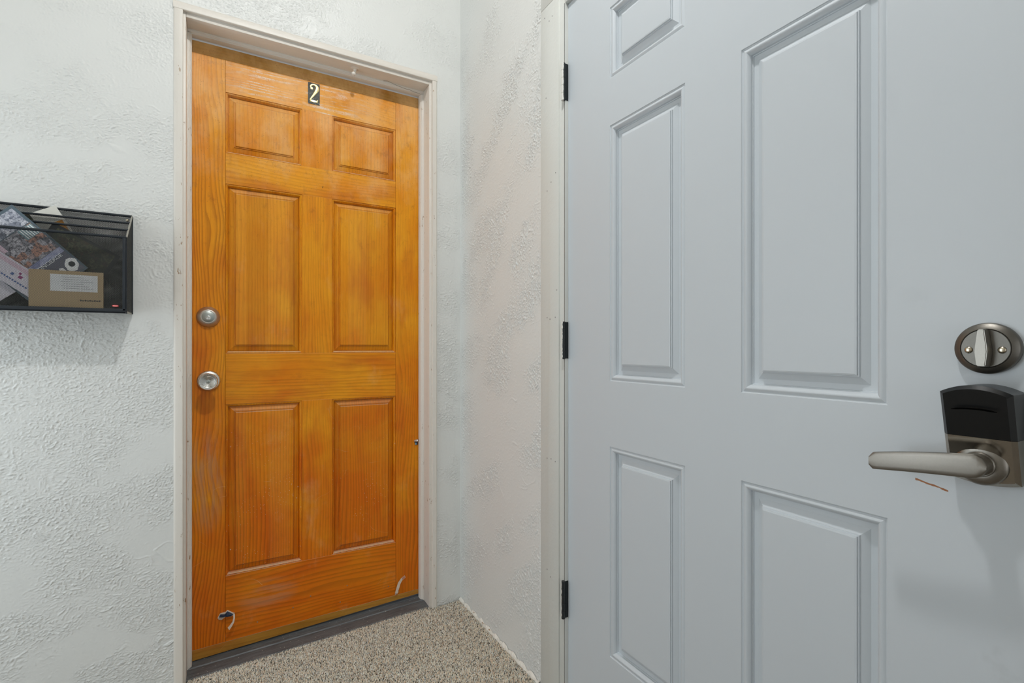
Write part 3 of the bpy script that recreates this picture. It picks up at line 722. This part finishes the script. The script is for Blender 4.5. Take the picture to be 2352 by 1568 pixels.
# ------------------------------------------------------------------ small things on the wooden door and frame
def ribbon(name, pts, widths, mat, parent=None, dirs=None, thick=.0003):
    """strip of tape through 3-D points"""
    bm = bmesh.new(); A, B = [], []
    for i, p in enumerate(pts):
        p = Vector(p); d = Vector(dirs[i]).normalized()*widths[i]*.5
        nrm = Vector((0, -thick, 0))
        A.append((bm.verts.new(p+d), bm.verts.new(p-d))); B.append((bm.verts.new(p+d+nrm), bm.verts.new(p-d+nrm)))
    for i in range(len(pts)-1):
        bm.faces.new((A[i][0], A[i+1][0], A[i+1][1], A[i][1])); bm.faces.new((B[i][0], B[i][1], B[i+1][1], B[i+1][0]))
        bm.faces.new((A[i][0], B[i][0], B[i+1][0], A[i+1][0])); bm.faces.new((A[i][1], A[i+1][1], B[i+1][1], B[i][1]))
    for e in (0, -1): bm.faces.new((A[e][0], A[e][1], B[e][1], B[e][0]))
    bmesh.ops.recalc_face_normals(bm, faces=bm.faces)
    return from_bm(name, bm, mat, parent)
M_tape = plain('yellowed_tape', srgb(214, 198, 180), .4)
M_tape_r = plain('tape_with_torn_print', srgb(196, 138, 112), .5)
M_tape_d = plain('navy_torn_paper', srgb(30, 50, 74), .5)
M_foil = plain('crumpled_foil', srgb(205, 200, 198), .3, .7)
M_ltblue = plain('light_blue_film', srgb(110, 150, 172), .4)
# dark torn paper with a dangling tape tail, lower left
ts = empty('torn_paper_scrap', (.010, D, .105), 'scrap of torn navy paper with dangling tape low on the wooden door', 'paper scrap')
def crumple(name, outline, mat, parent, lift):
    bm = bmesh.new(); n = len(outline)
    c = (sum(p[0] for p in outline)/n, sum(p[1] for p in outline)/n)
    f = [bm.verts.new((x, D-.0006-lift*(.35+.65*rng.random()), z)) for x, z in outline]
    ins = [bm.verts.new((c[0]+(x-c[0])*.5, D-.001-lift*(.7+.8*rng.random()), c[1]+(z-c[1])*.5)) for x, z in outline]
    m = bm.verts.new((c[0], D-.001-lift*1.3, c[1])); b = [bm.verts.new((x, D-.0003, z)) for x, z in outline]
    for k in range(n):
        k2 = (k+1) % n
        bm.faces.new((f[k], f[k2], ins[k2], ins[k])); bm.faces.new((ins[k], ins[k2], m)); bm.faces.new((b[k], b[k2], f[k2], f[k]))
    bmesh.ops.recalc_face_normals(bm, faces=bm.faces)
    return from_bm(name, bm, mat, parent)
crumple('tape_backing', [(-.0190, .1085), (-.0120, .1210), (.0030, .1220), (.0095, .1270), (.0180, .1200), (.0270, .1130), (.0300, .1120), (.0290, .1070), (.0200, .1030), (.0080, .1050), (-.0030, .1085), (-.0080, .0990), (-.0150, .1010)], M_tape, ts, .004)
crumple('torn_paper', [(-.0145, .1120), (-.0110, .1190), (.0015, .1165), (.0085, .1245), (.0165, .1180), (.0240, .1125), (.0255, .1095), (.0190, .1052), (.0075, .1070), (-.0010, .1110), (-.0100, .1085)], M_tape_d, ts, .0085)
ribbon('tape_tail', [(.0280, D-.010, .1125), (.0285, D-.013, .1010), (.0260, D-.016, .0900), (.0190, D-.018, .0800), (.0120, D-.019, .0720)], [.005, .005, .0055, .008, .0105], M_tape, ts, [(1, 0, .1), (1, 0, .05), (.9, 0, -.5), (.75, 0, -.7), (.45, 0, -.9)])
# curled tape, lower right
tr = empty('curled_tape', (.592, D, .060), 'curled strip of clear tape peeling at the lower right of the wooden door', 'tape')
ribbon('tape_strip', [(.6160, D-.001, .0980), (.6010, D-.002, .0900), (.5905, D-.006, .0790), (.5840, D-.010, .0650), (.5770, D-.012, .0465)], [.0105, .0110, .0115, .0115, .0105], M_tape, tr, [(.35, 0, -1), (.5, 0, -1), (.75, 0, -.6), (.95, 0, -.3), (1, 0, -.1)])
ribbon('torn_print', [(.6150, D-.0016, .0972), (.6040, D-.0022, .0915)], [.0095, .0095], M_tape_r, tr, [(.35, 0, -1), (.4, 0, -1)])
ribbon('folded_end', [(.5745, D-.0105, .0460), (.5860, D-.007, .0440)], [.012, .0105], M_tape, tr, [(.5, 0, .9), (.6, 0, .8)])
# foil scrap caught in the hinge-side gap
fo = empty('foil_scrap', (.662, D, .625), 'crumpled silver and blue foil scrap stuck in the gap beside the door', 'foil scrap')
crumple('foil', [(.6515, .6280), (.6560, .6320), (.6660, .6335), (.6675, .6270), (.6620, .6235), (.6545, .6235)], M_foil, fo, .008)
crumple('dark_paper', [(.6540, .6250), (.6670, .6250), (.6670, .6110), (.6580, .6125), (.6560, .6200)], M_tape_d, fo, .0035)
crumple('blue_film', [(.6565, .6225), (.6605, .6225), (.6640, .6115), (.6570, .6120)], M_ltblue, fo, .0055)
# painted stop peg under the head jamb
PGX, PGY = .4090, 1.8420
pg = empty('coat_peg', (PGX, PGY, JH), 'small painted peg with ball tip under the head of the door frame', 'peg')
lathe('flange', (PGX, PGY, JH), (0, 0, -1), [(.0150, 0), (.0148, .0012), (.0115, .0022), (.0060, .0035)], M_trim, pg, 32)
tube('stem', [(PGX, PGY, JH-.002), (PGX, PGY, JH-.012), (PGX-.001, PGY-.001, JH-.018), (PGX-.004, PGY-.004, JH-.0225)], [.0062, .0040, .0036, .0036], M_trim, pg, 12)
lathe('ball_tip', (PGX-.0058, PGY-.0060, JH-.0225), (-.5, -.5, -.25), [(.0072*math.sin(math.pi*k/10), -.0072*math.cos(math.pi*k/10)) for k in range(11)], M_trim, pg, 20, 3.14)
# loose wire at the head
M_cable = plain('dark_thin_wire', srgb(120, 112, 100), .5)
tag(tube('loose_wire', [(.520, 1.868, 2.0045), (.535, 1.862, 2.0055), (.556, 1.864, 2.0020), (.580, 1.866, 1.9990), (.604, 1.868, 1.9975), (.622, 1.869, 1.9985), (.640, 1.870, 1.9955), (.664, 1.869, 1.9940)], .0006, M_cable, None, 6),
    'thin loose wire at the top right of the wooden door frame', 'wire')

# ------------------------------------------------------------------ wall mail organiser
BX0, BX1, BYR, BYF = -.640, -.2312, 1.7965, 1.7030
BZ0, BZR, BZF = 1.0990, 1.3776, 1.2990
org = empty('mail_organizer', (BX0+.2, YB, BZ0), 'black wire mesh wall organizer holding mail beside the door frame', 'organizer')
def lattice(name, p0, eu, ev, W, H, parent, clip=None, cw=.0050, chh=.0028, r=.00030):
    """expanded-metal mesh: thin triangular strands in the plane p0 + u*eu + v*ev"""
    eu, ev, p0 = np.array(eu, float), np.array(ev, float), np.array(p0, float)
    nn = np.cross(eu, ev); nn /= np.linalg.norm(nn)
    nu, nvv = int(W/(cw/2)), int(H/(chh/2))
    i, j = np.meshgrid(np.arange(nu), np.arange(nvv), indexing='ij'); i = i.ravel(); j = j.ravel()
    up = ((i+j) % 2 == 0)
    a = np.stack([i*cw/2, np.where(up, j, j+1)*chh/2], 1); b = np.stack([(i+1)*cw/2, np.where(up, j+1, j)*chh/2], 1)
    if clip is not None:
        m = clip(a) & clip(b); a, b = a[m], b[m]
    A = p0 + a[:, :1]*eu + a[:, 1:]*ev; B = p0 + b[:, :1]*eu + b[:, 1:]*ev
    d = B-A; d /= np.linalg.norm(d, axis=1)[:, None]; s = np.cross(d, nn)
    offs = [s*r*1.05, -s*r*.5+nn*r*.8, -s*r*.5-nn*r*.8]
    n = len(A); V = np.empty((n, 6, 3))
    for k in range(3): V[:, k] = A+offs[k]; V[:, 3+k] = B+offs[k]
    base = (np.arange(n)*6)[:, None, None]; q = np.array([[0, 1, 4, 3], [1, 2, 5, 4], [2, 0, 3, 5]])[None]
    F = (base+q).reshape(-1, 4)
    V = V.reshape(-1, 3) - np.array(top_loc(parent))
    me = bpy.data.meshes.new(name); me.vertices.add(len(V)); me.vertices.foreach_set('co', V.ravel().astype(np.float32))
    me.loops.add(F.size); me.loops.foreach_set('vertex_index', F.ravel().astype(np.int32))
    me.polygons.add(len(F)); me.polygons.foreach_set('loop_start', (np.arange(len(F))*4).astype(np.int32))
    me.update(calc_edges=True); me.materials.append(M_meshw)
    o = bpy.data.objects.new(name, me); C.objects.link(o); o.parent = parent; return o
WB = BX1-BX0
def slot(f): return BYR + (BYF-BYR)*f, BZR + (BZF-BZR)*f
lattice('mesh_back', (BX0, BYR, BZ0), (1, 0, 0), (0, 0, 1), WB, BZR-BZ0, org)
for f in (1/3., 2/3.):
    y, zt = slot(f); lattice('mesh_divider', (BX0, y, BZ0), (1, 0, 0), (0, 0, 1), WB, zt-BZ0, org)
lattice('mesh_front', (BX0, BYF, BZ0), (1, 0, 0), (0, 0, 1), WB, BZF-BZ0, org)
for xx in (BX0, BX1):
    lattice('mesh_side', (xx, BYR, BZ0), (0, -1, 0), (0, 0, 1), BYR-BYF, BZR-BZ0, org, clip=lambda a: a[:, 1] < (BZR-BZ0) + (BZF-BZR)*a[:, 0]/(BYR-BYF))
box('base_tray', BX0, BX1, BYF, BYR, BZ0-.0016, BZ0, M_wire, org, .0004, 1)
def bar(name, a, b, r): tube(name, [a, b], r, M_wire, org, 8)
def fbar(name, x0, x1, y0, y1, z0, z1): box(name, x0, x1, y0, y1, z0, z1, M_wire, org, .0009, 2)
for k, f in enumerate((0, 1/3., 2/3., 1)):
    y, zt = slot(f); r = .0036 if k in (0, 3) else .0030
    bar('top_rail', (BX0, y, zt), (BX1, y, zt), r)
fbar('front_bottom_rail', BX0, BX1, BYF-.0028, BYF+.0014, BZ0-.0040, BZ0+.0050)
bar('bottom_wire', (BX0, BYF+.002, BZ0-.0055), (BX1, BYF+.002, BZ0-.0055), .0016)
for xx, sg in ((BX1, -1), (BX0, 1)):
    a, b = sorted((xx+sg*.0085, xx+sg*.0012))
    fbar('front_post', a, b, BYF-.0028, BYF+.0010, BZ0, BZF)
    bar('front_wire', (xx, BYF, BZ0-.008), (xx, BYF, BZF), .0016)
    tube('side_rail', [(xx, BYR, BZR), (xx, BYF, BZF)], .0022, M_sidef, org, 8)
    bar('rear_post', (xx, BYR, BZ0-.004), (xx, BYR, BZR), .0028)
    box('side_bottom_rail', min(xx, xx+sg*.002), max(xx, xx+sg*.002), BYF, BYR, BZ0-.0060, BZ0+.0012, M_sidef, org, .0005, 1)
lathe('mounting_screw', (BX1-.0105, BYR-.001, BZR-.0120), (0, -1, 0), [(.0040, 0), (.0040, .0006), (.0030, .0020), (.0010, .0026)], M_screw, org, 20)
M_red = plain('red_badge', srgb(224, 60, 58), .4); M_badge_w = plain('badge_white', srgb(238, 236, 232), .4)
bd = lathe('badge', (BX1-.0235, BYF-.0016, BZ0+.0125), (0, -1, 0), [(.0070, 0), (.0070, .0010), (.0064, .0013)], M_red, org, 28, sy=.36)
box('badge_lettering', BX1-.0285, BX1-.0185, BYF-.0031, BYF-.0027, BZ0+.0120, BZ0+.0130, M_badge_w, bd)

# contents of the organiser, each leaning in its pocket
def slab_paper(name, label, cat, c, w, h, ang, mat, y, thick=.003, group=None):
    """flat booklet: centre (x,z) of its face, size, in-plane angle; returns empty + a map of face coordinates"""
    e = empty(name, (c[0], y, c[1]), label, cat, None, group)
    ca, sa = math.cos(ang), math.sin(ang)
    to = lambda u, v, q: (c[0]+u*ca-v*sa, y-q, c[1]+u*sa+v*ca)
    prism('cover', [(-w/2, -h/2), (w/2, -h/2), (w/2, h/2), (-w/2, h/2)], -thick, to, mat, e)
    return e, to
def patch(name, to, u0, u1, v0, v1, mat, e, q=.0003):
    prism(name, [(u0, v0), (u1, v0), (u1, v1), (u0, v1)], q, to, mat, e)
M_kraft = plain('kraft_paper', srgb(182, 160, 124), .7)
M_label = plain('address_label', srgb(236, 238, 238), .6)
M_ink = plain('printed_ink', srgb(60, 60, 62), .6)
def collage(name, cols, scale, contrast=1.):
    g = G(name); p = g.pos(); v = g.vor(p, scale); k = g.n('ShaderNodeSeparateColor', {0: v[1]}).outputs
    c = g.mix(g.ramp(k[0], .2, .8), cols[0], cols[1]); c = g.mix(g.ramp(k[1], .55, .75), c, cols[2])
    c = g.mix(g.ramp(g.noise(p, scale*2.5, 4., .7), .42, .66), c, cols[3])
    return g.bsdf(Base_Color=c, Roughness=.35)
M_coll = collage('photo_collage', [srgb(126, 126, 134), srgb(196, 194, 200), srgb(186, 142, 124), srgb(62, 64, 72)], 75.)
M_coll2 = collage('grey_photo_print', [srgb(176, 180, 192), srgb(220, 222, 230), srgb(140, 146, 160), srgb(98, 104, 118)], 130.)
M_slate = plain('slate_cover', srgb(84, 100, 110), .4); M_greyc = plain('grey_cover', srgb(98, 100, 112), .4)
M_green = collage('green_photo', [srgb(70, 78, 56), srgb(112, 118, 84), srgb(88, 74, 58), srgb(50, 52, 46)], 90.)
M_orange = plain('orange_print', srgb(216, 146, 30), .5); M_flyw = plain('flyer_paper', srgb(222, 222, 214), .55)
M_teal = plain('teal_print', srgb(120, 150, 156), .5); M_pink = plain('pink_print', srgb(216, 192, 204), .5)
M_leafl = plain('leaflet_white', srgb(222, 218, 226), .5); M_dots = plain('magenta_print', srgb(150, 70, 120), .5); M_blue = plain('blue_print', srgb(84, 110, 160), .5)
M_ink2 = plain('faint_ink', srgb(150, 152, 154), .6); M_winkk = plain('white_ink', srgb(236, 240, 236), .5)
M_lilac = collage('lilac_print', [srgb(140, 146, 176), srgb(176, 180, 204), srgb(120, 126, 160), srgb(150, 156, 186)], 40.)
M_darkm = plain('dark_magazine', srgb(46, 50, 54), .4)
# kraft mailer in the front pocket
e, to = slab_paper('padded_mailer', 'brown kraft mailer with white address label in the front pocket', 'envelope', (-.3560, 1.1505), .1490, .0980, 0., M_kraft, 1.7085, .004)
lb = prism('address_label', [(-.0330, -.0045), (.0625, -.0045), (.0625, .0395), (-.0330, .0395)], .0004, to, M_label, e)
for k in range(6): prism('address_line', [(-.012+.004*(k % 2), .0320-.0058*k), (.034+.010*((k*7) % 3), .0320-.0058*k), (.034+.010*((k*7) % 3), .0328-.0058*k), (-.012+.004*(k % 2), .0328-.0058*k)], .0007, to, M_ink2, lb)
for k in range(9): prism('printed_mark', [(.026+.0048*k, -.0290), (.0298+.0048*k, -.0290), (.0298+.0048*k, -.0255-.0008*(k % 2)), (.026+.0048*k, -.0255-.0008*(k % 2))], .0004, to, M_ink, e)
# white leaflet at the left of the front pocket
e, to = slab_paper('leaflet', 'white leaflet with blue and magenta print slanting behind the front mesh', 'leaflet', (-.4640, 1.1880), .1300, .0560, -.66, M_leafl, 1.7150, .002)
patch('printed_dot', to, .000, .006, -.004, .002, M_blue, e); patch('printed_dot', to, .012, .017, .006, .011, M_dots, e); patch('printed_dot', to, .016, .024, -.002, .005, M_dots, e)
for k in range(11): patch('printed_text', to, -.020+.0062*k, -.0160+.0062*k, -.0150, -.0115, M_blue, e)
patch('printed_band', to, -.0640, .0640, .014, .024, M_pink, e)
# catalog standing on its corner
e, to = slab_paper('catalog', 'slate bordered catalog on its corner with photo collage and thin white lettering', 'catalog', (-.4424, 1.2325), .1500, .2100, .79, M_slate, 1.7185, .003)
patch('cover_field', to, -.0700, .0700, -.1000, -.0270, M_greyc, e, .0002)
patch('lilac_band', to, -.0700, .0700, -.0420, -.0280, M_lilac, e, .0004)
patch('photo_collage', to, -.0700, .0700, -.0270, .0520, M_coll, e, .0003)
patch('cover_photo', to, -.0700, .0680, .0540, .0985, M_coll2, e, .0003)
patch('teal_block', to, .034, .0690, .0220, .0500, M_teal, e, .0005)
for k in range(6): patch('printed_stripe', to, .038+.0052*k, .0404+.0052*k, .0230, .0490, M_label, e, .0007)
patch('pink_block', to, -.052, -.014, .0260, .0560, M_pink, e, .0005)
text_mesh('catalog_title', 'CONCIERGE', .0132, lambda u, v, q: to(u-.0150, v-.0490, .0006), M_winkk, e)
mk = prism('white_mark', [(.056+.0145*math.cos(t)*(1.22 if math.cos(t)*math.sin(t) > 0 else 1.), -.077+.0145*math.sin(t)*(1.2 if math.cos(t)*math.sin(t) > 0 else 1.)) for t in [k*math.pi/12 for k in range(24)]], .0006, to, M_label, e)
prism('dark_hole', [(.057+.0070*math.cos(k*math.pi/10), -.076+.0070*math.sin(k*math.pi/10)) for k in range(20)], .0009, to, M_darkm, mk)
prism('white_mark', [(.014, -.094), (.036, -.094), (.036, -.072), (.030, -.068), (.014, -.080)], .0006, to, M_label, e)
# second magazine behind, only its corner shows at the left
e, to = slab_paper('magazine', 'white and grey magazine corner left of the slate catalog', 'magazine', (-.5080, 1.2300), .1500, .2000, .70, M_leafl, 1.7262, .003)
patch('cover_photo', to, -.066, .066, .0000, .0920, M_coll2, e); patch('teal_block', to, .030, .066, .0300, .0600, M_teal, e, .0005)
# dark magazine in the middle pocket with a pale rounded mark
e, to = slab_paper('dark_magazine', 'dark magazine with green cover photo lying behind the mailer and catalog', 'magazine', (-.3600, 1.2160), .1600, .1700, -.50, M_darkm, 1.7390, .004)
patch('cover_photo', to, -.066, .070, .010, .078, M_green, e)
# flyer in the rear pocket
e, to = slab_paper('flyer', 'pale flyer with green photo and orange patch rising from the rear pocket', 'flyer', (-.3767, 1.2480), .1000, .2500, .507, M_flyw, 1.7740, .0012)
patch('green_photo', to, -.0500, -.010, -.120, .1250, M_green, e); patch('orange_patch', to, .018, .044, .054, .086, M_orange, e); patch('orange_patch', to, .016, .048, .010, .034, M_orange, e)

# ------------------------------------------------------------------ ceiling lamp (its dome lights the entry)
lp = empty('ceiling_lamp', (LAMP[0], LAMP[1], CEIL), 'round frosted dome lamp on the entry ceiling', 'lamp')
lathe('lamp_base', (LAMP[0], LAMP[1], CEIL), (0, 0, -1), [(.080, 0), (.080, .018), (.070, .024)], M_nickel, lp, 48)
g = G('lit_frosted_glass'); g.bsdf(Base_Color=(.9, .9, .88), Emission_Color=LAMP_COLOR, Emission_Strength=LAMP_STRENGTH)
lathe('lamp_dome', (LAMP[0], LAMP[1], CEIL-.022), (0, 0, -1), [(.060*math.cos(a), .055*math.sin(a)) for a in [k*math.pi/2/5 for k in range(6)]], g.m, lp, 16, 3.14)

# ------------------------------------------------------------------ carpet pile
def edge_y(x):      # carpet stops at the threshold, cut slightly out of square
    return np.where(x > JR-.002, 1.798, np.where(x < JL+.004, 1.797, 1.8335 + (x+.09)*.0775))
sp = .0023
gx, gy = np.meshgrid(np.arange(-.20, .803, sp), np.arange(1.02, 1.90, sp), indexing='ij')
gx = gx.ravel() + (rng.random(gx.size)-.5)*sp*.9; gy = gy.ravel() + (rng.random(gy.size)-.5)*sp*.9
m = (gy < edge_y(gx)+ (rng.random(gx.size)-.5)*.004) & (gx < .8015)
gx, gy = gx[m], gy[m]; n = len(gx)
base_z = .0045 + .029*(gx-.808) - .004
hgt = .0052 + .0026*rng.random(n); rad = .0015 + .0006*rng.random(n); th = rng.random(n)*6.283
tilt = rng.random(n)*.0028; ta = rng.random(n)*6.283
V = np.empty((n, 4, 3))
for k in range(3):
    V[:, k] = np.stack([gx+rad*np.cos(th+k*2.094), gy+rad*np.sin(th+k*2.094), base_z+.0012], 1)
V[:, 3] = np.stack([gx+tilt*np.cos(ta), gy+tilt*np.sin(ta), base_z+hgt], 1)
tri = np.array([[0, 1, 3], [1, 2, 3], [2, 0, 3]])
F = ((np.arange(n)*4)[:, None, None] + tri[None]).reshape(-1, 3)
me = bpy.data.meshes.new('carpet_pile'); me.vertices.add(n*4); me.vertices.foreach_set('co', V.reshape(-1).astype(np.float32))
me.loops.add(F.size); me.loops.foreach_set('vertex_index', F.ravel().astype(np.int32))
me.polygons.add(len(F)); me.polygons.foreach_set('loop_start', (np.arange(len(F))*3).astype(np.int32)); me.update(calc_edges=True)
pal = np.array([srgb(236, 230, 214), srgb(214, 202, 182), srgb(202, 178, 152), srgb(184, 182, 172), srgb(136, 130, 118), srgb(60, 56, 46)])
pk = rng.choice(6, n, p=[.20, .22, .15, .17, .14, .12]); colr = np.minimum(pal[pk]*(1.05+.38*rng.random((n, 1))), .95)
att = me.color_attributes.new('yarn', 'FLOAT_COLOR', 'POINT')
att.data.foreach_set('color', np.repeat(np.concatenate([colr, np.ones((n, 1))], 1), 4, axis=0).ravel().astype(np.float32))
me.materials.append(M_yarn)
cp = bpy.data.objects.new('carpet_pile', me); C.objects.link(cp)
tag(cp, 'speckled beige, taupe and grey looped carpet pile', 'carpet', 'stuff')
